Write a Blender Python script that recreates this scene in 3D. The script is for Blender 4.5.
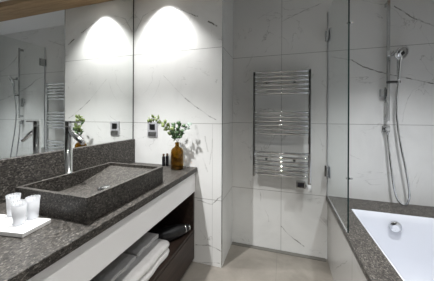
import bpy, bmesh, math, random
from mathutils import Vector, Matrix
random.seed(7)
PI = math.pi
scn = bpy.context.scene
for o in list(bpy.data.objects): bpy.data.objects.remove(o)
C = scn.collection

# ------------------------------------------------------------------ camera, world, lights, exposure
cd = bpy.data.cameras.new('camera'); cam = bpy.data.objects.new('camera', cd); C.objects.link(cam)
cd.sensor_fit = 'HORIZONTAL'; cd.sensor_width = 36.0
cd.lens = 215.34/434*36; cd.shift_y = -(140.5-115.7)/434; cd.clip_start = .02
cam.matrix_world = (Matrix.Translation((1.2754, 0, 1.1826)) @ Matrix.Rotation(.2995, 4, 'Z')
                    @ Matrix.Rotation(PI/2, 4, 'X') @ Matrix.Rotation(.0042, 4, 'Z'))
scn.camera = cam
w = bpy.data.worlds.new('world'); scn.world = w; w.use_nodes = True
w.node_tree.nodes['Background'].inputs[0].default_value = (.8, .85, .9, 1)
w.node_tree.nodes['Background'].inputs[1].default_value = .1
vs = scn.view_settings
vs.view_transform = 'Standard'; vs.look = 'None'; vs.exposure = 0.32; vs.gamma = 1.0; vs.use_curve_mapping = False

# room dimensions (metres)
XR, YB, D1, D2, W = 2.56, -1.45, 1.613, 1.972, .8215
ZC, ZBEAM = 2.29, 2.24
CZ, CX = .767, .614            # counter top height, counter front
DZ, DX0, DX1, DY1 = .524, 1.613, 1.737, 1.754

# downlights: x, y, z, watts, cone degrees, blend, colour
DOWN = [
    (.33, 1.475, ZBEAM, 50, 104, .75, (1, .995, .985)),
    (.36, .74, ZC, 142, 94, .7, (.99, .995, 1)),
    (1.25, .66, ZC, 42, 112, .9, (1, .975, .94)),
    (1.22, -.55, ZC, 44, 120, .8, (1, .975, .94)),  # unseen, added to fill the room from behind the camera
    (2.02, 1.20, ZC, 92, 90, .9, (.95, .97, 1)),
    (2.10, .10, ZC, 36, 84, .8, (.96, .98, 1)),  # unseen fill lamp added over the near part of the bath
]

# ------------------------------------------------------------------ helpers
def new_bm(): return bmesh.new()
def add_box(bm, x0, x1, y0, y1, z0, z1, bevel=0, seg=2, mi=0, M=None):
    vv = [bm.verts.new((x, y, z)) for x in (x0, x1) for y in (y0, y1) for z in (z0, z1)]
    fs = [bm.faces.new([vv[i] for i in q]) for q in ((0,1,3,2),(4,6,7,5),(0,4,5,1),(2,3,7,6),(0,2,6,4),(1,5,7,3))]
    for f in fs: f.material_index = mi
    if bevel:
        es = list({e for f in fs for e in f.edges})
        r = bmesh.ops.bevel(bm, geom=es, offset=bevel, segments=seg, affect='EDGES', profile=.6)
        vv = list({v for f in bm.faces for v in f.verts if v in set(r['verts'])} | {v for v in vv if v.is_valid})
    if M is not None:
        for v in vv:
            if v.is_valid: v.co = M @ v.co
    return fs
def add_lathe(bm, prof, n=24, M=Matrix(), cap=True):
    rings = []
    for r, z in prof:
        rings.append([bm.verts.new(M @ Vector((r*math.cos(2*PI*k/n), r*math.sin(2*PI*k/n), z))) for k in range(n)])
    for a, b in zip(rings, rings[1:]):
        for k in range(n): bm.faces.new((a[k], a[(k+1) % n], b[(k+1) % n], b[k])).smooth = True
    if cap:
        bm.faces.new(rings[0][::-1]); bm.faces.new(rings[-1])
def frame_to(a, b):
    a, b = Vector(a), Vector(b); d = (b-a).normalized()
    return Matrix.Translation(a) @ d.to_track_quat('Z', 'Y').to_matrix().to_4x4()
def add_cyl(bm, a, b, r, r2=None, n=20, bev=0):
    L = (Vector(b)-Vector(a)).length; r2 = r if r2 is None else r2
    prof = [(r, 0), (r2, L)] if not bev else [(r-bev, 0), (r, bev), (r2, L-bev), (r2-bev, L)]
    add_lathe(bm, prof, n, frame_to(a, b))
def catmull(pts, k=8):
    P = [Vector(p) for p in pts]; P = [P[0]*2-P[1]] + P + [P[-1]*2-P[-2]]; out = []
    for i in range(1, len(P)-2):
        for j in range(k):
            t = j/k; a, b, c, d = P[i-1:i+3]
            out.append(.5*((2*b)+(c-a)*t+(2*a-5*b+4*c-d)*t*t+(3*b-a-3*c+d)*t**3))
    out.append(P[-2]); return out
def add_tube(bm, pts, r, n=10, r2=None):
    pts = [Vector(p) for p in pts]; rings = []; up = Vector((0, 0, 1)); prev = None
    for i, p in enumerate(pts):
        d = (pts[min(i+1, len(pts)-1)]-pts[max(i-1, 0)]).normalized()
        if prev is None:
            s = d.cross(up)
            if s.length < .1: s = d.cross(Vector((1, 0, 0)))
        else: s = prev - d*prev.dot(d)
        s.normalize(); prev = s; t = d.cross(s)
        rr = r if r2 is None else r+(r2-r)*i/(len(pts)-1)
        rings.append([bm.verts.new(p+rr*(s*math.cos(2*PI*k/n)+t*math.sin(2*PI*k/n))) for k in range(n)])
    for a, b in zip(rings, rings[1:]):
        for k in range(n): bm.faces.new((a[k], a[(k+1) % n], b[(k+1) % n], b[k])).smooth = True
    bm.faces.new(rings[0][::-1]); bm.faces.new(rings[-1])
def thing(name, label, cat, loc=(0, 0, 0), group=None):
    o = bpy.data.objects.new(name, None); C.objects.link(o); o.location = loc; o.empty_display_size = .05
    o['label'] = label; o['category'] = cat
    if group: o['group'] = group
    return o
def obj(name, bm, mats, parent=None, base=None, label=None):
    """one mesh object; bm is in world coordinates, base = where its origin goes"""
    off = Vector(base) if base else (parent_loc(parent) if parent else Vector((0, 0, 0)))
    bmesh.ops.recalc_face_normals(bm, faces=bm.faces)
    for v in bm.verts: v.co -= off
    me = bpy.data.meshes.new(name); bm.to_mesh(me); bm.free()
    for m in (mats if isinstance(mats, (list, tuple)) else [mats]): me.materials.append(m)
    o = bpy.data.objects.new(name, me); C.objects.link(o)
    if parent: o.parent = parent
    else: o.location = off
    if label: o['label'] = label
    return o
def parent_loc(p):
    v = Vector((0, 0, 0))
    while p: v += p.location; p = p.parent
    return v
def tag(o, label, cat, group=None, kind=None):
    o['label'] = label; o['category'] = cat
    if group: o['group'] = group
    if kind: o['kind'] = kind
    return o
def struct(o): o['kind'] = 'structure'; return o
def dup(root, loc, label, rotz=None):
    r = root.copy(); C.objects.link(r); r.location = loc; r['label'] = label
    if rotz is not None: r.rotation_euler.z = rotz
    for ch in list(root.children):
        c = ch.copy(); C.objects.link(c); c.parent = r
        for g in ch.children:
            d = g.copy(); C.objects.link(d); d.parent = c
    return r

# ------------------------------------------------------------------ materials
class NT:
    def __init__(s, name):
        s.m = bpy.data.materials.new(name); s.m.use_nodes = True; s.t = s.m.node_tree; s.n = s.t.nodes
        s.p = s.n['Principled BSDF']; s.out = s.n['Material Output']
    def link(s, a, b): s.t.links.new(a, b)
    def put(s, sock, v):
        if hasattr(v, 'is_linked'): s.link(v, sock)
        elif v is not None: sock.default_value = v
    def math(s, op, a, b=None, c=None, clamp=False):
        n = s.n.new('ShaderNodeMath'); n.operation = op; n.use_clamp = clamp
        for i, v in enumerate((a, b, c)): s.put(n.inputs[i], v)
        return n.outputs[0]
    def vm(s, op, a, b=None, scale=None):
        n = s.n.new('ShaderNodeVectorMath'); n.operation = op
        s.put(n.inputs[0], a); s.put(n.inputs[1], b)
        if scale is not None: s.put(n.inputs['Scale'], scale)
        return n.outputs['Value'] if op in ('LENGTH', 'DOT_PRODUCT', 'DISTANCE') else n.outputs['Vector']
    def pos(s): return s.n.new('ShaderNodeNewGeometry').outputs['Position']
    def sep(s, v):
        n = s.n.new('ShaderNodeSeparateXYZ'); s.link(v, n.inputs[0]); return n.outputs
    def noise(s, vec, scale, detail=4, rough=.5, col=False, dist=0):
        n = s.n.new('ShaderNodeTexNoise'); s.link(vec, n.inputs['Vector'])
        n.inputs['Scale'].default_value = scale; n.inputs['Detail'].default_value = detail
        n.inputs['Roughness'].default_value = rough; n.inputs['Distortion'].default_value = dist
        return n.outputs['Color' if col else 'Fac']
    def smooth(s, v, a, b, lo=0, hi=1):
        n = s.n.new('ShaderNodeMapRange'); n.interpolation_type = 'SMOOTHSTEP'
        s.link(v, n.inputs[0]); n.inputs[1].default_value = a; n.inputs[2].default_value = b
        n.inputs[3].default_value = lo; n.inputs[4].default_value = hi; return n.outputs[0]
    def mix(s, f, a, b):
        n = s.n.new('ShaderNodeMix'); n.data_type = 'RGBA'
        s.put(n.inputs[0], f)
        for i, v in ((6, a), (7, b)):
            if isinstance(v, tuple): v = tuple(v)+(1,) if len(v) == 3 else v
            s.put(n.inputs[i], v)
        return n.outputs[2]
def plain(name, col, rough=.4, metal=0, spec=.5, **k):
    t = NT(name); t.p.inputs['Base Color'].default_value = (*col, 1)
    v = t.noise(t.pos(), 60, 3)
    t.link(t.smooth(v, .3, .7, max(rough-.03, .0), rough+.03), t.p.inputs['Roughness'])
    t.p.inputs['Metallic'].default_value = metal; t.p.inputs['Specular IOR Level'].default_value = spec
    for kk, vv in k.items(): t.p.inputs[kk.replace('_', ' ')].default_value = vv
    return t.m
def marble(name, axis, joints, veins, base=(.74, .74, .725), low_joints=()):
    """white marble slabs 0.6 m high with thin dark joints and hand placed veins (u, z, u, z, width, strength)"""
    t = NT(name); P = t.pos(); xyz = t.sep(P); u = xyz[axis]; z = xyz[2]
    warp = t.vm('SCALE', t.vm('SUBTRACT', t.noise(P, 9, 5, .62, col=True), (.5, .5, .5)), scale=.035)
    Q = t.vm('ADD', P, warp)
    cloud = t.noise(P, 1.6, 5, .6, dist=.6)
    col = t.mix(t.smooth(cloud, .48, .72, 0, .45), base, tuple(c*.80 for c in base))
    # faint natural hairlines
    w1 = t.noise(P, 2.1, 6, .55, dist=.9)
    hair = t.math('SUBTRACT', 1.0, t.smooth(t.math('ABSOLUTE', t.math('SUBTRACT', w1, .5)), 0, .006))
    hair = t.math('MULTIPLY', hair, t.smooth(t.noise(P, 3.2, 3), .48, .64, 0, .42))
    f = hair
    brk = t.smooth(t.noise(P, 22, 3), .38, .60, .25, 1)
    for (u0, z0, u1, z1, wd, st) in veins:
        A = [0, 0, 0]; D = [0, 0, 0]; A[axis] = u0; A[2] = z0; D[axis] = u1-u0; D[2] = z1-z0
        mask = [0, 0, 0]; mask[axis] = 1; mask[2] = 1
        v = t.vm('SUBTRACT', t.vm('MULTIPLY', Q, tuple(mask)), tuple(A))
        L2 = D[axis]**2+D[2]**2
        tt = t.math('MULTIPLY', t.vm('DOT_PRODUCT', v, tuple(D)), 1/L2, clamp=True)
        d = t.vm('LENGTH', t.vm('SUBTRACT', v, t.vm('SCALE', tuple(D), scale=tt)))
        k = t.math('MULTIPLY', t.smooth(d, wd*.12, wd*.62, st, 0), brk)
        f = t.math('MAXIMUM', f, k)
    gn = t.n.new('ShaderNodeNewGeometry'); nn = t.sep(gn.outputs['True Normal'])
    f = t.math('MULTIPLY', f, t.math('GREATER_THAN', t.math('ABSOLUTE', nn[1-axis]), .5))
    col = t.mix(f, col, (.10, .095, .085))
    # joints
    fr = t.math('FRACT', t.math('DIVIDE', t.math('SUBTRACT', z, .519-.3), .6))
    j = t.math('LESS_THAN', t.math('ABSOLUTE', t.math('SUBTRACT', fr, .5)), .0016/.6)
    for x0 in joints:
        j = t.math('MAXIMUM', j, t.math('LESS_THAN', t.math('ABSOLUTE', t.math('SUBTRACT', u, x0)), .0014))
    for x0 in low_joints:
        k = t.math('LESS_THAN', t.math('ABSOLUTE', t.math('SUBTRACT', u, x0)), .0014)
        j = t.math('MAXIMUM', j, t.math('MULTIPLY', k, t.math('MULTIPLY', t.math('LESS_THAN', z, 1.119), .5)))
    col = t.mix(t.math('MULTIPLY', j, .8), col, (.13, .125, .115))
    t.link(col, t.p.inputs['Base Color'])
    t.p.inputs['Roughness'].default_value = .22; t.p.inputs['Specular IOR Level'].default_value = .35
    return t.m
def granite(name, k=1.0, rough=.3):
    t = NT(name); P = t.vm('MULTIPLY', t.pos(), (1, .55, 1))
    a = t.noise(P, 120, 4, .75); b = t.noise(P, 45, 5, .65); c = t.noise(P, 190, 2, .6)
    col = t.mix(t.smooth(a, .40, .62), (.010*k, .0085*k, .0072*k), (.152*k, .136*k, .118*k))
    col = t.mix(t.smooth(b, .45, .68, 0, .6), col, (.050*k, .046*k, .041*k))
    col = t.mix(t.smooth(c, .58, .68, 0, .85), col, (.42*k, .39*k, .35*k))
    t.link(col, t.p.inputs['Base Color'])
    t.link(t.smooth(b, .3, .7, rough-.06, rough+.1), t.p.inputs['Roughness'])
    t.p.inputs['Specular IOR Level'].default_value = .4
    bp = t.n.new('ShaderNodeBump'); bp.inputs['Strength'].default_value = .3; bp.inputs['Distance'].default_value = .002
    t.link(a, bp.inputs['Height']); t.link(bp.outputs[0], t.p.inputs['Normal'])
    return t.m
def wood(name, c0, c1, axis, scale=1, rough=.45):
    t = NT(name); P = t.pos(); s = [14*scale]*3; s[axis] = .9*scale
    Q = t.vm('MULTIPLY', P, tuple(s)); g = t.noise(Q, 3, 6, .65, dist=.5)
    t.link(t.mix(t.smooth(g, .3, .7), c0, c1), t.p.inputs['Base Color'])
    t.p.inputs['Roughness'].default_value = rough; return t.m
def glass_thin(name, tint, ior=1.45, rough=0.0):
    t = NT(name); t.n.remove(t.p)
    tr = t.n.new('ShaderNodeBsdfTransparent'); tr.inputs[0].default_value = (*tint, 1)
    gl = t.n.new('ShaderNodeBsdfGlossy'); gl.inputs['Roughness'].default_value = rough
    lw = t.n.new('ShaderNodeLayerWeight'); lw.inputs['Blend'].default_value = .5
    fac = t.math('MULTIPLY_ADD', t.math('POWER', lw.outputs['Facing'], 5), .35, .03)
    mx = t.n.new('ShaderNodeMixShader'); t.link(fac, mx.inputs[0])
    t.link(tr.outputs[0], mx.inputs[1]); t.link(gl.outputs[0], mx.inputs[2]); t.link(mx.outputs[0], t.out.inputs[0])
    return t.m
def frosted(name, tint):
    t = NT(name); t.n.remove(t.p)
    tr = t.n.new('ShaderNodeBsdfTransparent'); tr.inputs[0].default_value = (.97, .98, 1, 1)
    ts = t.n.new('ShaderNodeBsdfTranslucent'); ts.inputs[0].default_value = (*tint, 1)
    df = t.n.new('ShaderNodeBsdfDiffuse'); df.inputs[0].default_value = (*tint, 1)
    gl = t.n.new('ShaderNodeBsdfGlossy'); gl.inputs['Roughness'].default_value = .15
    m1 = t.n.new('ShaderNodeMixShader'); m1.inputs[0].default_value = .65
    t.link(ts.outputs[0], m1.inputs[1]); t.link(df.outputs[0], m1.inputs[2])
    m2 = t.n.new('ShaderNodeMixShader'); m2.inputs[0].default_value = .30
    t.link(m1.outputs[0], m2.inputs[1]); t.link(tr.outputs[0], m2.inputs[2])
    m3 = t.n.new('ShaderNodeMixShader'); fr = t.n.new('ShaderNodeFresnel'); fr.inputs[0].default_value = 1.4
    t.link(fr.outputs[0], m3.inputs[0]); t.link(m2.outputs[0], m3.inputs[1]); t.link(gl.outputs[0], m3.inputs[2])
    t.link(m3.outputs[0], t.out.inputs[0]); return t.m
def emit(name, col, s):
    t = NT(name); t.p.inputs['Emission Color'].default_value = (*col, 1); t.p.inputs['Emission Strength'].default_value = s
    return t.m
def fabric(name, col):
    t = NT(name); P = t.pos(); n1 = t.noise(P, 500, 2); n2 = t.noise(P, 40, 3)
    t.link(t.mix(t.smooth(n2, .3, .7), tuple(c*.93 for c in col), col), t.p.inputs['Base Color'])
    t.p.inputs['Roughness'].default_value = .95; t.p.inputs['Specular IOR Level'].default_value = .1
    bp = t.n.new('ShaderNodeBump'); bp.inputs['Strength'].default_value = .5; bp.inputs['Distance'].default_value = .003
    t.link(n1, bp.inputs['Height']); t.link(bp.outputs[0], t.p.inputs['Normal']); return t.m

M = {}
# veins: u0, z0, u1, z1, width, strength
M['marble_niche'] = marble('marble_vanity_end', 0, [], [
    (.395, 2.085, .565, 2.005, .010, .8), (.565, 2.005, .61, 1.985, .012, .9), (.70, 1.93, .775, 1.885, .014, 1),
    (.44, 1.93, .50, 1.935, .006, .5),
    (.30, 1.52, .50, 1.33, .005, .35), (.50, 1.33, .62, 1.235, .011, .8), (.62, 1.235, .77, 1.15, .008, .6),
    (.02, 1.93, .10, 2.06, .008, .4), (.10, 2.06, .22, 2.10, .008, .4),
    (.60, 1.10, .63, .98, .030, .30), (.63, .98, .60, .86, .035, .28), (.68, 1.02, .70, .90, .012, .35), (.74, 1.0, .72, .80, .010, .3), (.66, .84, .70, .74, .014, .3),
    (.62, .50, .74, .485, .008, .6), (.74, .485, .82, .565, .009, .7),
    (.60, .135, .70, .155, .010, .8), (.70, .155, .82, .13, .010, .7), (.62, .00, .80, .03, .008, .5)],
    low_joints=[.742])
M['marble_far'] = marble('marble_far_wall', 0, [1.258], [
    (1.258, 2.01, 1.57, 2.13, .009, .45), (1.05, 2.06, 1.17, 2.12, .008, .3),
    (1.64, 1.675, 1.80, 1.635, .006, .5), (1.80, 1.635, 1.88, 1.57, .009, .85), (1.88, 1.57, 2.05, 1.505, .010, 1),
    (2.05, 1.505, 2.33, 1.42, .009, .95), (2.33, 1.42, 2.56, 1.37, .008, .7),
    (2.08, 2.03, 2.19, 1.93, .010, .9), (2.19, 1.93, 2.33, 1.84, .010, .85), (2.33, 1.84, 2.56, 1.76, .008, .6),
    (2.16, 1.28, 2.20, 1.38, .005, .45), (2.20, 1.38, 2.26, 1.42, .005, .45), (2.13, 1.14, 2.16, 1.28, .004, .3),
    (1.258, .22, 1.33, .15, .007, .7), (1.33, .15, 1.45, .07, .009, .8), (1.12, .34, 1.15, .29, .006, .7),
    (1.15, .29, 1.16, .24, .006, .6), (1.70, 1.10, 1.78, 1.02, .005, .3), (2.10, 1.05, 2.14, 1.02, .006, .45),
    (1.78, .88, 1.86, .84, .005, .35), (.92, 1.45, 1.0, 1.36, .005, .3), (1.04, .84, 1.16, .76, .005, .45)])
M['marble_side'] = marble('marble_side_wall', 1, [.9], [(1.0, 1.9, 1.5, 1.6, .008, .5), (1.2, .9, 1.8, 1.3, .006, .4)])
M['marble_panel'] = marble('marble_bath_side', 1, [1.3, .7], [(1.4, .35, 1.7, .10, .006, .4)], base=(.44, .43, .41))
M['grey_paint'] = plain('dark_grey_paint', (.07, .068, .065), .7)
M['granite'] = granite('dark_granite', .50, .42)
M['granite_deck'] = granite('dark_granite_deck', .74, .40)
M['wood_beam'] = wood('oak_beam', (.26, .16, .075), (.42, .28, .15), 0)
M['wenge'] = wood('dark_wenge', (.020, .013, .010), (.050, .032, .024), 1)
M['ceiling'] = plain('ceiling_paint', (.78, .78, .78), .9, spec=.1)
M['white_lacquer'] = plain('white_lacquer', (.92, .92, .925), .35)
M['alu'] = plain('brushed_aluminium', (.45, .45, .45), .3, 1)
M['chrome'] = plain('chrome', (.70, .71, .72), .05, 1)
M['chrome_dark_reflection'] = plain('chrome_dark_reflection', (.10, .10, .10), .25, 1)  # chrome whose dark reflection is put into the base colour
M['chrome_satin'] = plain('chrome_satin', (.55, .56, .56), .20, 1)
M['mirror'] = plain('mirror_silver', (.88, .90, .89), 0.0, 1)
t = NT('mirror_glass'); t.p.inputs['Base Color'].default_value = (.90, .915, .905, 1)
t.p.inputs['Metallic'].default_value = 1; t.p.inputs['Roughness'].default_value = 0; M['mirror'] = t.m
M['dark_gap'] = plain('dark_silicone', (.03, .03, .028), .6)
M['shadow_line'] = plain('shadow_line_strip', (.13, .125, .11), .5)
M['glass'] = glass_thin('shower_glass', (.955, .968, .96))
M['glass_edge'] = plain('green_glass_edge', (.012, .032, .029), .1)
M['acrylic'] = plain('white_acrylic', (.68, .70, .75), .12)
M['black'] = plain('black_plastic', (.008, .008, .009), .38)
M['black_gloss'] = plain('black_gloss', (.010, .010, .014), .1)
M['white_plastic'] = plain('white_plastic', (.78, .78, .79), .35)
M['grey_plastic'] = plain('grey_plastic', (.42, .42, .44), .35)
M['tray'] = plain('white_ceramic', (.86, .86, .86), .25)
M['frosted'] = frosted('frosted_plastic', (.94, .955, .98))
M['towel'] = fabric('white_terry', (.80, .79, .78))
M['lamp'] = emit('lamp_lens', (1, .97, .92), 6)
M['leaf_dark'] = plain('eucalyptus_green', (.07, .13, .055), .5)
M['leaf_pale'] = plain('eucalyptus_pale', (.17, .22, .075), .5)
M['leaf_grey'] = plain('eucalyptus_grey', (.28, .36, .30), .55)
M['stem'] = plain('stem_brown', (.12, .10, .04), .6)
M['cap'] = plain('brown_cap', (.14, .08, .045), .35)
t = NT('amber_glass'); t.p.inputs['Base Color'].default_value = (.44, .29, .075, 1)
t.p.inputs['Transmission Weight'].default_value = 1; t.p.inputs['Roughness'].default_value = .03
t.p.inputs['IOR'].default_value = 1.3; M['amber'] = t.m
t = NT('floor_tiles'); P = t.pos(); xyz = t.sep(P)
a = t.noise(P, 3.2, 6, .62, dist=.5); b = t.noise(P, 40, 4, .7)
col = t.mix(t.smooth(a, .35, .68), (.175, .158, .135), (.25, .228, .197)); col = t.mix(t.smooth(b, .4, .75, 0, .35), col, (.20, .185, .16))
jj = t.math('LESS_THAN', t.math('ABSOLUTE', t.math('SUBTRACT', xyz[0], 1.227)), .0018)
jj = t.math('MAXIMUM', jj, t.math('LESS_THAN', t.math('ABSOLUTE', t.math('SUBTRACT', xyz[1], 1.02)), .0018))
col = t.mix(t.math('MULTIPLY', jj, .7), col, (.14, .13, .115)); t.link(col, t.p.inputs['Base Color'])
t.p.inputs['Roughness'].default_value = .42; M['floor'] = t.m

# ------------------------------------------------------------------ structure
def box_struct(name, dims, mat, bevel=0):
    bm = new_bm(); add_box(bm, *dims, bevel=bevel); return struct(obj(name, bm, mat))
box_struct('floor', (-.15, XR+.12, YB-.12, D2+.12, -.10, 0), M['floor'])
box_struct('ceiling', (-.15, XR+.12, YB-.12, D2+.12, ZC, ZC+.10), M['ceiling'])
box_struct('wall_left', (-.15, -.006, YB-.12, D1, 0, ZC), M['marble_side'])
box_struct('wall_niche', (-.15, W, D1, D2, 0, ZC), M['marble_niche'])
box_struct('wall_far', (-.15, XR+.12, D2, D2+.12, 0, ZC), M['marble_far'])
box_struct('wall_right', (XR, XR+.12, YB-.12, D2, 0, ZC), M['marble_side'])
box_struct('wall_back', (-.006, XR, YB-.12, YB, 0, ZC), M['grey_paint'])
box_struct('trim_1', (0.001, XR, 1.395, D1-.001, ZBEAM, ZC), M['wood_beam'])          # timber board across the ceiling
box_struct('trim_2', (W-.004, W+.0015, D1-.0025, D1+.006, 0, ZC), M['chrome_satin'])  # steel strip on the wall corner
box_struct('trim_3', (W+.002, DX0, D2-.040, D2-.0005, 0, .004), M['shadow_line'])        # dark strip standing in for the shadow line along the far wall
box_struct('trim_4', (-.005, .0005, D1-.0125, D1-.0005, .972, ZBEAM), M['dark_gap'])  # dark seam at mirror end
# skirting strip under the vanity
box_struct('baseboard_left', (.50, .512, YB, D1, 0, .045), M['white_lacquer'])

# ------------------------------------------------------------------ mirror, splashback, worktop, vanity cabinet
bm = new_bm(); add_box(bm, -.0055, 0, -.6, D1-.013, .9725, ZBEAM, bevel=0)
tag(obj('wall_mirror', bm, M['mirror'], base=(0, .5, .9725)), 'large frameless mirror filling the left wall above the stone splashback', 'mirror')
bm = new_bm(); add_box(bm, -.005, .018, -.6, D1-.001, CZ+.0005, .972, bevel=.0015, seg=1)
tag(obj('stone_splashback', bm, M['granite'], base=(0, .5, CZ)), 'dark granite splashback strip between the mirror and the worktop', 'splashback')
bm = new_bm(); add_box(bm, -.005, CX, -.6, D1-.001, .733, CZ, bevel=.002, seg=1)
tag(obj('stone_worktop', bm, M['granite'], base=(.3, .5, .733)), 'long dark granite vanity worktop with speckled surface', 'worktop')

cab = thing('vanity_cabinet', 'wall-long dark wood vanity cabinet with white upper front and open towel shelf', 'cabinet', (.3, .5, 0))
bm = new_bm()
add_box(bm, 0, .590, D1-.024, D1-.002, .03, .731)         # far end panel
add_box(bm, 0, .590, -.6, -.578, .03, .731)               # near end panel
add_box(bm, 0, .018, -.578, D1-.024, .03, .731)           # back
add_box(bm, .018, .560, -.578, D1-.024, .555, .573)       # underside of the drawer box
obj('body', bm, M['wenge'], cab)
bm = new_bm(); add_box(bm, .018, .588, -.578, D1-.024, .250, .270, bevel=.001, seg=1); obj('shelf', bm, M['wenge'], cab)
bm = new_bm(); add_box(bm, .572, .592, -.578, D1-.0245, .034, .249, bevel=.001, seg=1); obj('lower_front', bm, M['wenge'], cab)
bm = new_bm(); add_box(bm, .576, .596, -.6, D1-.002, .572, .722, bevel=.0015, seg=1); obj('upper_front', bm, M['white_lacquer'], cab, label='white lacquered drawer front')
bm = new_bm(); add_box(bm, .560, .584, -.6, D1-.002, .7225, .7325); obj('grip_rail', bm, M['alu'], cab, label='aluminium grip strip')
bm = new_bm(); add_box(bm, .02, .50, -.55, D1-.03, 0, .03); obj('plinth', bm, M['wenge'], cab)

# ------------------------------------------------------------------ vessel basin
sx0, sx1, sy0, sy1, sz0, sz1 = .160, .563, .637, 1.176, CZ+.0005, .867
bas = thing('vessel_basin', 'rectangular dark granite vessel basin with sloping floor standing on the worktop', 'sink', (.366, .905, sz0))
bm = new_bm(); tk = .017
o4 = [(sx0, sy0), (sx1, sy0), (sx1, sy1), (sx0, sy1)]; i4 = [(sx0+tk, sy0+tk), (sx1-tk, sy0+tk), (sx1-tk, sy1-tk), (sx0+tk, sy1-tk)]
def ring(pts, z): return [bm.verts.new((x, y, z)) for x, y in pts]
ob, ot, it = ring(o4, sz0), ring(o4, sz1), ring(i4, sz1)
for k in range(4):
    k2 = (k+1) % 4
    bm.faces.new((ob[k], ob[k2], ot[k2], ot[k])); bm.faces.new((ot[k], ot[k2], it[k2], it[k]))
bm.faces.new(ob[::-1])
# curved floor: low by the drain, rising to the far end
ny = 16; L = []; R = []
def floor_z(t): return .790+.060*max(0, (t-.47)/.53)**1.3
for i in range(ny+1):
    t_ = i/ny; y = sy0+tk+(sy1-sy0-2*tk)*t_
    L.append(bm.verts.new((sx0+tk, y, floor_z(t_)))); R.append(bm.verts.new((sx1-tk, y, floor_z(t_))))
for i in range(ny): bm.faces.new((L[i], R[i], R[i+1], L[i+1]))
bm.faces.new([it[0]]+L+[it[3]]); bm.faces.new([it[1]]+R+[it[2]])
bm.faces.new((it[0], it[1], R[0], L[0])); bm.faces.new((it[2], it[3], L[-1], R[-1]))
obj('bowl', bm, M['granite'], bas)
dz = .7915
bm = new_bm(); add_lathe(bm, [(.036, 0), (.036, .002), (.031, .004), (.030, .001)], 28, Matrix.Translation((.372, .918, dz+.003)))
dr = obj('drain_ring', bm, M['chrome'], bas)
bm = new_bm(); add_lathe(bm, [(.024, 0), (.025, .006), (.020, .009), (.004, .010)], 24, Matrix.Translation((.372, .918, dz+.006)))
obj('drain_plug', bm, M['chrome'], bas)

# ------------------------------------------------------------------ tall mixer tap
tx, ty = .125, .907
tap = thing('basin_tap', 'tall chrome single-lever mixer tap behind the granite basin', 'tap', (tx, ty, CZ))
bm = new_bm(); add_lathe(bm, [(.024, .0005), (.024, .005), (.0195, .006), (.0195, .350), (.0188, .352)], 28, Matrix.Translation((tx, ty, CZ))); obj('body', bm, M['chrome'], tap)
bm = new_bm(); add_cyl(bm, (tx+.010, ty, 1.092), (.240, ty-.005, 1.030), .0135, n=24, bev=.0015); sp = obj('spout', bm, M['chrome'], tap)
bm = new_bm(); add_lathe(bm, [(.0188, .3525), (.0195, .355), (.0195, .380), (.018, .383)], 28, Matrix.Translation((tx, ty, CZ))); obj('handle_cap', bm, M['chrome'], tap)
bm = new_bm(); add_box(bm, tx+.012, .212, ty-.006, ty+.006, CZ+.3725, CZ+.3815, bevel=.002); obj('lever', bm, M['chrome'], tap)

# ------------------------------------------------------------------ tray with three tumblers
R0 = Matrix.Translation((.438, .500, 0)) @ Matrix.Rotation(math.radians(8), 4, 'Z')
bm = new_bm()
add_box(bm, -.305, 0, 0, .105, CZ+.0008, CZ+.0165, bevel=.0025, M=R0)
tr = obj('tray', bm, M['tray'], base=(.31, .53, CZ)); tag(tr, 'white rectangular ceramic tray holding tumblers at the near end of the worktop', 'tray')
def cup(x, y, z, label, s=.94):
    t = thing('tumbler', label, 'tumbler', (x, y, z), 'frosted tumblers on the white tray')
    bm = new_bm(); n = 28; prof = [(.018, .0005), (.0195, .003), (.0232, .080)]; inner = [(.0217, .080), (.0185, .006)]
    Mx = Matrix.Translation((x, y, z)) @ Matrix.Scale(s, 4)
    add_lathe(bm, prof+inner, n, Mx)
    obj('cup', bm, M['frosted'], t)
    bm = new_bm()   # pleated wrapper rim
    rings = [[], []]
    for k in range(n*2):
        a = PI*k/n; r = .0226+(.0016 if k % 4 < 2 else -.0006)
        rings[0].append(bm.verts.new(Mx @ Vector((.0237*math.cos(a), .0237*math.sin(a), .074))))
        rings[1].append(bm.verts.new(Mx @ Vector((r*math.cos(a), r*math.sin(a), .087+(.0025 if k % 5 == 0 else 0)))))
    for k in range(n*2): bm.faces.new((rings[0][k], rings[0][(k+1) % (2*n)], rings[1][(k+1) % (2*n)], rings[1][k]))
    obj('pleated_rim', bm, M['frosted'], t)
    return t
cup(.250, .580, CZ+.0165, 'leftmost frosted plastic tumbler on the white tray, nearest the mirror')
cup(.352, .540, CZ+.0165, 'middle frosted plastic tumbler on the white tray, front of the group')
cup(.349, .587, CZ+.0165, 'rightmost frosted plastic tumbler on the white tray, beside the basin')

# ------------------------------------------------------------------ amber bottle and eucalyptus
bx, by = .487, 1.508
bot = thing('amber_bottle', 'round-shouldered amber glass bottle used as a vase at the far end of the worktop', 'bottle', (bx, by, CZ))
out = [(.030, .0008), (.045, .002), (.049, .008), (.049, .130), (.046, .148), (.036, .163), (.022, .172), (.0165, .178), (.0155, .192), (.0175, .195), (.0175, .205), (.0155, .208)]
inn = [(.0125, .206), (.0125, .178), (.020, .168), (.034, .158), (.0435, .144), (.0463, .128), (.0463, .010), (.0430, .006), (.004, .0055)]
bm = new_bm(); add_lathe(bm, out+inn, 36, Matrix.Translation((bx, by, CZ))); obj('glass_body', bm, M['amber'], bot)

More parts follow.
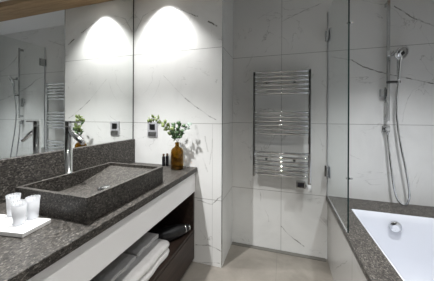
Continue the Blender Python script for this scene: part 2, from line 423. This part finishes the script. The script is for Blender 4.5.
def add_leaf(bm, c, d, nrm, s):
    d = Vector(d).normalized(); n = Vector(nrm); n = (n-d*n.dot(d)).normalized(); w_ = d.cross(n)
    pts = [(0, 0), (.25, .27), (.55, .38), (.85, .25), (1.1, 0), (.85, -.25), (.55, -.38), (.25, -.27)]
    top = [bm.verts.new(Vector(c)+d*(a*s)+w_*(b*s)+n*(.12*s*abs(b)*2)) for a, b in pts]
    mid = bm.verts.new(Vector(c)+d*(.55*s)); th = n*-.0006
    t2 = [bm.verts.new(v.co+th) for v in top]; m2 = bm.verts.new(mid.co+th)
    k = len(top)
    for i in range(k):
        j = (i+1) % k
        bm.faces.new((top[i], top[j], mid)).smooth = True; bm.faces.new((t2[j], t2[i], m2)).smooth = True
        bm.faces.new((top[j], top[i], t2[i], t2[j]))
def sprig(label, pts, mat, s0, n, start=.45, seed=1):
    rnd = random.Random(seed)
    pts = catmull(pts, 8); t = thing('eucalyptus_sprig', label, 'eucalyptus sprig', tuple(pts[0]), 'eucalyptus sprigs in the amber bottle')
    bm = new_bm(); add_tube(bm, pts, .0014, 6, .0007); obj('stem', bm, M['stem'], t)
    bm = new_bm()
    for i in range(n):
        f = start+(1-start)*i/(n-1); k = min(int(f*(len(pts)-1)), len(pts)-2); p = pts[k]; tg = (pts[k+1]-pts[k]).normalized()
        for sgn in (-1, 1):
            v = Vector((rnd.uniform(-1, 1), rnd.uniform(-.7, .3), rnd.uniform(-1, 1)))
            side = (v-tg*v.dot(tg)).normalized()*sgn
            nr = Vector((rnd.uniform(-.5, .7), -1, rnd.uniform(-.2, .9)))
            add_leaf(bm, p+side*.002, side+tg*.5, nr, s0*rnd.uniform(.75, 1.15))
    obj('leaves', bm, mat, t)
b0 = (bx, by, CZ+.04); bn = (bx, by, CZ+.205)
def nk(dx=0, dy=0): return (bx+dx, by+dy, CZ+.207)
sprig('long eucalyptus sprig with pale green leaves arching left above the switch', [(bx+.02, by, CZ+.05), nk(-.004), (.462, 1.47, 1.045), (.435, 1.43, 1.105), (.385, 1.395, 1.157), (.315, 1.38, 1.160)], M['leaf_pale'], .033, 18, .38, 3)
sprig('upright eucalyptus sprig with dark leaves in the middle of the amber bottle', [(bx-.02, by, CZ+.05), nk(.002), (.483, 1.50, 1.05), (.478, 1.50, 1.125)], M['leaf_dark'], .033, 8, .50, 5)
sprig('eucalyptus sprig leaning right with dark leaves at the wall side', [(bx-.02, by-.01, CZ+.05), nk(.004), (.515, 1.49, 1.05), (.535, 1.49, 1.115)], M['leaf_dark'], .033, 8, .50, 8)
sprig('rightmost thin eucalyptus sprig with small pale leaves', [(bx-.02, by+.01, CZ+.05), nk(.007, -.002), (.54, 1.50, 1.05), (.60, 1.50, 1.125)], M['leaf_grey'], .030, 5, .7, 9)
sprig('short eucalyptus sprig with crowded dark leaves at the bottle mouth', [(bx+.01, by+.02, CZ+.05), nk(0, -.006), (.482, 1.485, 1.01), (.487, 1.47, 1.06)], M['leaf_dark'], .034, 7, .55, 12)

# small toiletry bottles
def vial(x, y, h, label, cap):
    t = thing('toiletry_bottle', label, 'toiletry bottle', (x, y, CZ), 'dark toiletry bottles beside the vase')
    bm = new_bm(); add_lathe(bm, [(.0115, .0008), (.013, .003), (.013, h-.006), (.009, h)], 20, Matrix.Translation((x, y, CZ))); obj('body', bm, M['black_gloss'], t)
    bm = new_bm(); add_lathe(bm, [(.008, h), (.0085, h+.002), (.0085, h+.018), (.0075, h+.020)], 18, Matrix.Translation((x, y, CZ))); obj('cap', bm, cap, t, label='brown screw cap')
vial(.334, 1.565, .080, 'left one of two small black toiletry bottles between basin and amber bottle', M['cap'])
vial(.3625, 1.572, .084, 'right one of two small black toiletry bottles, closer to the amber bottle', M['cap'])

# ------------------------------------------------------------------ switch plate on the niche wall
sw = thing('switch_plate', 'grey double switch plate with black upper insert on the white marble wall', 'switch', (.2, D1, 1.065))
bm = new_bm(); add_box(bm, .151, .247, D1-.010, D1-.0005, .999, 1.127, bevel=.002); obj('frame', bm, M['grey_plastic'], sw)
bm = new_bm(); add_box(bm, .172, .226, D1-.013, D1-.0102, 1.058, 1.108, bevel=.001, seg=1); obj('upper_insert', bm, M['black'], sw, label='black upper insert')
bm = new_bm(); add_box(bm, .160, .238, D1-.013, D1-.0102, 1.006, 1.042, bevel=.001, seg=1); obj('lower_rocker', bm, M['alu'], sw, label='silver rocker')

# ------------------------------------------------------------------ towels on the shelf
def towel(label, x0, x1, y0, y1, z0, layers, t, group, mat=None, seed=0):
    """folded towel: a fat strip folded on itself, its round folds facing the room"""
    rnd = random.Random(seed); bm = new_bm(); n = 10; ys = [y0+(y1-y0)*i/n for i in range(n+1)]
    prof = []
    for k in range(layers):
        zc = z0+t*(k+.5); hh = t*.5
        seg = [(x1-hh+hh*math.cos(a), zc+hh*.96*math.sin(a)) for a in [(-PI/2)+PI*j/8 for j in range(9)]]
        prof += seg if k == 0 else seg
    loop = [(x0, z0)]+prof+[(x0, z0+t*layers)]
    rings = []
    for i, y in enumerate(ys):
        e = 0
        if i in (0, n): e = .5
        elif i in (1, n-1): e = .12
        wob = .004*math.sin(5*i+seed)
        zm = z0+t*layers/2
        yy = y+(.0 if e == 0 else 0)
        rings.append([bm.verts.new((x-e*t*.6*(1 if x > (x0+x1)/2 else 0)+wob*(x-x0)/(x1-x0), yy, z0+max(.0, (z-z0))*(1-e*.22) + (e*t*.0))) for x, z in loop])
    for a, b in zip(rings, rings[1:]):
        for k in range(len(loop)): bm.faces.new((a[k], a[(k+1) % len(loop)], b[(k+1) % len(loop)], b[k])).smooth = True
    bm.faces.new(rings[0][::-1]); bm.faces.new(rings[-1])
    tag(obj('folded_towel', bm, mat or M['towel'], base=((x0+x1)/2, (y0+y1)/2, z0)), label, 'towel', group)
g = 'folded white towels on the vanity shelf'
towel('large folded white towel at the bottom of the shelf stack beside the hair dryer', .16, .575, .86, 1.262, .2708, 2, .0495, g, seed=1)
towel('smaller folded white towel lying on top of the stack, beside the hair dryer', .14, .485, 1.035, 1.255, .3700, 2, .013, g, seed=2)
towel('smaller folded white towel on top of the stack, nearer the camera', .14, .490, .80, 1.025, .3700, 2, .012, g, seed=3)
towel('folded white towel in the near stack at the bottom edge of the picture', .16, .560, .45, .848, .2708, 2, .0495, g, seed=4)

# ------------------------------------------------------------------ hair dryer
hd = thing('hair_dryer', 'black hair dryer with silver ring lying on the dark shelf beside the towels', 'hair dryer', (.52, 1.42, .2705))
A = Vector((.582, 1.525, .322)); B = Vector((.415, 1.308, .325)); Mx = frame_to(A, B)
Ld = (B-A).length
bm = new_bm(); add_lathe(bm, [(.020, .010), (.027, .014), (.036, .05), (.046, .10), (.050, .16), (.047, .22), (.036, Ld)], 28, Mx); obj('body', bm, M['black'], hd)
bm = new_bm(); add_lathe(bm, [(.0310, .036), (.0342, .038), (.0350, .043), (.0335, .0445)], 28, Mx); obj('ring', bm, M['chrome'], hd, label='silver ring')
bm = new_bm(); add_lathe(bm, [(.012, -.006), (.020, -.004), (.0225, .002), (.0225, .009), (.017, .0105)], 28, Mx); obj('intake_grille', bm, M['chrome_satin'], hd, label='silver end grille')
bm = new_bm(); add_tube(bm, catmull([B+Vector((.0, .03, -.005)), (.42, 1.37, .300), (.36, 1.40, .292), (.29, 1.42, .290)], 6), .019, 14, .015); obj('handle', bm, M['black'], hd)

# ------------------------------------------------------------------ towel radiator
ry = D2-.078; rx0, rx1 = 1.020, 1.478
rad = thing('towel_radiator', 'chrome ladder towel radiator with three groups of bars on the far marble wall', 'radiator', (1.25, D2, .64))
for x in (rx0+.010, rx1):
    bm = new_bm(); add_box(bm, x-.012, x+.012, ry-.010, ry+.016, .655 if x < 1.2 else .625, 1.568, bevel=.005); obj('post', bm, M['chrome'], rad)
zs = [1.552-.0355*k for k in range(6)]+[1.212-.0355*k for k in range(6)]+[.870-.0365*k for k in range(6)]
for z in zs:
    bm = new_bm()
    pts = [(rx0+.018+(rx1-rx0-.026)*i/16, ry-.004-.014*math.sin(PI*i/16), z) for i in range(17)]
    add_tube(bm, pts, .0105, 12); obj('bar', bm, M['chrome'], rad)
for x in (rx0+.115, rx1-.115):
    for z in (1.464, .812):
        bm = new_bm(); add_cyl(bm, (x, ry+.010, z), (x, D2-.0008, z), .011, n=16)
        b = obj('wall_bracket', bm, M['chrome_satin'], rad)
    
th = thing('heating_control', 'small heating control box with black display under the towel radiator', 'thermostat', (1.44, ry, .60))
bm = new_bm(); add_box(bm, 1.377, 1.450, ry-.020, ry+.022, .592, .658-.01, bevel=.004); obj('housing', bm, M['chrome_satin'], th)
bm = new_bm(); add_box(bm, 1.386, 1.438, ry-.0225, ry-.0202, .602, .640, bevel=.001, seg=1); obj('display', bm, M['black_gloss'], th, label='black display')
bm = new_bm(); add_lathe(bm, [(.012, 0), (.015, .003), (.015, .050), (.011, .052)], 20, Matrix.Translation((rx1, ry+.002, .5715))); obj('heating_element_cap', bm, M['white_plastic'], th, label='pale end cap')
bm = new_bm(); add_cyl(bm, (1.4505, ry+.002, .610), (1.4635, ry+.002, .610), .010, n=16); obj('connector', bm, M['chrome_satin'], th)

# ------------------------------------------------------------------ bathtub with tiled side, granite surround
box = (DX0+.012, XR-.001, -.30, D2-.001)
bm = new_bm(); add_box(bm, box[0], box[0]+.03, box[2], box[3], .0005, DZ-.031)
add_box(bm, box[0]+.03, box[1], box[2], box[2]+.03, .0005, DZ-.031)
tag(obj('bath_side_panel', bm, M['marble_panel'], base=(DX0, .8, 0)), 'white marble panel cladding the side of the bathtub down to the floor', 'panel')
bi = (DX1, 2.455, .06, DY1)      # opening
bm = new_bm(); x0, x1, y0, y1 = DX0, XR-.001, -.30, D2-.001
for (a, b, c, d) in ((x0, bi[0], y0, y1), (bi[1], x1, y0, y1), (bi[0], bi[1], bi[3], y1), (bi[0], bi[1], y0, bi[2])):
    add_box(bm, a, b, c, d, DZ-.030, DZ)
bmesh.ops.remove_doubles(bm, verts=bm.verts, dist=.0001)
dead = [f for f in bm.faces if abs(f.normal.z) < .5 and sum(1 for g in bm.faces if g is not f and set(v.index for v in g.verts) == set(v.index for v in f.verts))]
tag(obj('stone_bath_surround', bm, M['granite_deck'], base=(DX0, .8, DZ-.03)), 'dark granite surround framing the sunken white bathtub', 'bath surround')
# tub shell
tub = thing('bathtub', 'white rectangular bathtub sunk into the dark granite surround', 'bathtub', (2.09, .9, .05))
def rr(x0, x1, y0, y1, r, z, n=6):
    pts = []
    for cx_, cy_, a0 in ((x1-r, y1-r, 0), (x0+r, y1-r, PI/2), (x0+r, y0+r, PI), (x1-r, y0+r, 3*PI/2)):
        for i in range(n+1):
            a = a0+PI/2*i/n; pts.append((cx_+r*math.cos(a), cy_+r*math.sin(a), z))
    return pts
bm = new_bm(); e = .0008
lev = [(e, .004, DZ-.0305), (e, .004, DZ-.004), (.004, .012, DZ-.0015), (.010, .020, DZ-.006), (.020, .04, DZ-.05), (.045, .07, .26), (.065, .09, .16), (.10, .10, .118), (.16, .10, .106)]
rings = []
for ins, r, z in lev:
    endx = 1.0 if z > .3 else 1.6
    rings.append([bm.verts.new(p) for p in rr(bi[0]+ins, bi[1]-ins, bi[2]+ins*2.2, bi[3]-ins*.8, r, z)])
for a, b in zip(rings, rings[1:]):
    for k in range(len(a)): bm.faces.new((a[k], a[(k+1) % len(a)], b[(k+1) % len(a)], b[k])).smooth = True
bm.faces.new(rings[-1])
o = obj('tub_shell', bm, M['acrylic'], tub)
sol = o.modifiers.new('thickness', 'SOLIDIFY'); sol.thickness = .0006; sol.offset = 0
ox, oz = 1.990, .449; oy = DY1-.026
Mo = frame_to((ox, oy+.004, oz), (ox, oy-.05, oz-.004))
bm = new_bm(); add_lathe(bm, [(.030, 0), (.037, .003), (.037, .016), (.032, .024), (.015, .027)], 30, Mo)
ov = obj('overflow_knob', bm, M['chrome'], tub, label='chrome overflow knob')
bm = new_bm(); add_lathe(bm, [(.030, 0), (.030, .003), (.024, .005)], 28, Matrix.Translation((2.09, 1.45, .1065)))
obj('waste_cap', bm, M['chrome'], tub, label='chrome waste cap')

# ------------------------------------------------------------------ glass bath screen
gx = 1.624
sc = thing('glass_bath_screen', 'clear glass bath screen standing on the granite surround, hinged to the wall', 'shower screen', (gx, 1.67, DZ))
bm = new_bm(); fs = add_box(bm, gx-.004, gx+.004, 1.372, D2-.010, DZ+.004, 2.040)
bm.normal_update()
for f in bm.faces:
    if f.calc_center_median().y < 1.3725: f.material_index = 1
obj('glass_panel', bm, [M['glass'], M['glass_edge']], sc)
bm = new_bm(); add_box(bm, gx-.003, gx+.003, 1.374, D2-.012, DZ+.0006, DZ+.0038); obj('bottom_seal', bm, M['grey_plastic'], sc)
bm = new_bm(); add_box(bm, gx-.004, gx+.004, D2-.0098, D2-.0006, DZ+.004, 2.040); obj('wall_seal', bm, M['grey_plastic'], sc)
for z in (1.845, .728):
    bm = new_bm()
    add_box(bm, gx-.013, gx-.0043, D2-.062, D2-.004, z-.045, z+.045, bevel=.002); add_box(bm, gx+.0043, gx+.013, D2-.062, D2-.004, z-.045, z+.045, bevel=.002)
    add_box(bm, gx-.022, gx+.022, D2-.0035, D2-.0006, z-.045, z+.045)
    obj('hinge', bm, M['chrome_satin'], sc)
for z in (1.708, .832):
    bm = new_bm(); add_cyl(bm, (gx-.010, 1.379, z), (gx-.0042, 1.379, z), .005, n=14); add_cyl(bm, (gx+.0042, 1.379, z), (gx+.022, 1.379, z), .005, n=14)
    obj('glass_stud', bm, M['chrome_satin'], sc)

# ------------------------------------------------------------------ shower rail, hand shower, hose, controls
rl = thing('shower_rail', 'vertical chrome shower rail on the marble wall above the bathtub', 'shower rail', (2.03, D2, 1.06))
ryy = D2-.050; rx = 2.032
bm = new_bm(); add_box(bm, rx-.016, rx+.004, ryy-.004, ryy+.008, 1.145, 2.055, bevel=.002); obj('rail', bm, M['chrome_satin'], rl)
for z in (2.035, 1.165):
    bm = new_bm(); add_box(bm, rx-.015, rx+.003, ryy+.0085, D2-.0008, z-.014, z+.014, bevel=.002); obj('rail_bracket', bm, M['chrome_satin'], rl)
bm = new_bm(); add_box(bm, rx-.026, rx+.022, ryy-.022, ryy-.0045, 1.630, 1.672, bevel=.006); obj('slider', bm, M['chrome'], rl)
bm = new_bm(); add_box(bm, rx-.022, rx+.064, ryy-.018, ryy-.0045, 1.429, 1.447, bevel=.003); obj('glider_bar', bm, M['chrome_dark_reflection'], rl, label='chrome glider bar with its dark reflection in the colour')

hs = thing('hand_shower', 'chrome hand shower head with dark face hanging on the shower rail', 'hand shower', (2.09, D2-.09, 1.5))
hc = Vector((2.086, 1.872, 1.640)); nrm = Vector((.35, -.85, -.40)).normalized()
Mh = frame_to(hc-nrm*.012, hc+nrm*.02)
bm = new_bm(); add_lathe(bm, [(.016, -.010), (.036, -.002), (.049, .008), (.051, .016), (.048, .020)], 30, Mh); obj('head', bm, M['chrome'], hs)
bm = new_bm(); add_lathe(bm, [(.040, .0203), (.040, .0215), (.010, .0225)], 28, Mh); obj('spray_face', bm, M['chrome_satin'], hs, label='grey spray face')
bm = new_bm(); add_lathe(bm, [(.018, .0226), (.018, .0235), (.012, .024)], 4, Mh); obj('spray_insert', bm, M['black'], hs, label='dark diamond-shaped insert')
bm = new_bm(); add_tube(bm, catmull([(2.084, 1.888, 1.622), (2.083, 1.895, 1.58), (2.082, 1.901, 1.51), (2.083, 1.903, 1.452)], 6), .019, 14, .010); obj('handle', bm, M['chrome'], hs)
bm = new_bm(); add_cyl(bm, (rx+.0225, ryy-.013, 1.650), (2.080, 1.888, 1.640), .010, n=16); obj('holder_arm', bm, M['chrome'], hs)

wo = thing('hose_outlet', 'chrome wall outlet where the shower hose leaves the marble wall', 'hose outlet', (2.02, D2, 1.085))
bm = new_bm(); add_box(bm, 2.002, 2.054, D2-.012, D2-.0006, 1.060, 1.112, bevel=.003); obj('wall_plate', bm, M['chrome_satin'], wo)
bm = new_bm(); add_cyl(bm, (2.028, D2-.0122, 1.086), (2.028, D2-.045, 1.086), .014, n=18, bev=.002); add_cyl(bm, (2.028, D2-.034, 1.074), (2.028, D2-.034, 1.050), .009, n=14); obj('elbow', bm, M['chrome'], wo)
hose = [(2.083, 1.905, 1.448), (2.078, 1.918, 1.32), (2.080, 1.925, 1.19), (2.103, 1.925, .985), (2.138, 1.915, .76), (2.150, 1.905, .62), (2.128, 1.902, .541),
        (2.085, 1.908, .565), (2.062, 1.920, .66), (2.048, 1.930, .80), (2.034, 1.937, .96), (2.028, D2-.034, 1.049)]
bm = new_bm(); add_tube(bm, catmull(hose, 12), .0078, 12)
tag(obj('shower_hose', bm, M['chrome'], base=(2.1, 1.91, .53)), 'long looping chrome hose between the hand shower and the wall outlet', 'hose')
mx = thing('bath_mixer', 'square chrome mixer controls on the marble wall left of the shower rail', 'mixer', (2.01, D2, 1.36))
bm = new_bm(); add_box(bm, 1.984, 2.014, D2-.030, D2-.0006, 1.335, 1.392, bevel=.003); obj('handle', bm, M['chrome_satin'], mx)
bm = new_bm(); add_box(bm, 2.0145, 2.048, D2-.020, D2-.0006, 1.290, 1.405, bevel=.003); obj('wall_plate', bm, M['chrome_satin'], mx)

# ------------------------------------------------------------------ downlights
places = ['recessed in the timber board close to the marble end wall', 'above the granite basin', 'in the middle of the ceiling', 'added unseen as fill in the ceiling near the back wall',
          'above the bathtub', 'added unseen as fill above the near end of the bathtub']
for (x, y, z, wt, cone, bl, colr), pl in zip(DOWN, places):
    t = thing('ceiling_downlight', 'round white downlight ' + pl, 'downlight', (x, y, z), 'ceiling downlights')
    bm = new_bm(); add_lathe(bm, [(.030, -.0006), (.045, -.0006), (.044, -.006), (.032, -.0065), (.030, -.002)], 28, Matrix.Translation((x, y, z)), cap=False); obj('ring', bm, M['white_plastic'], t)
    bm = new_bm(); add_lathe(bm, [(.029, -.0007), (.029, -.003), (.020, -.0045)], 24, Matrix.Translation((x, y, z))); obj('lens', bm, M['lamp'], t)
    ld = bpy.data.lights.new('spot', 'SPOT'); ld.energy = wt; ld.spot_size = math.radians(cone); ld.spot_blend = bl; ld.shadow_soft_size = .022; ld.color = colr
    lo = bpy.data.objects.new('spot', ld); C.objects.link(lo); lo.parent = t; lo.location = (0, 0, -.032)
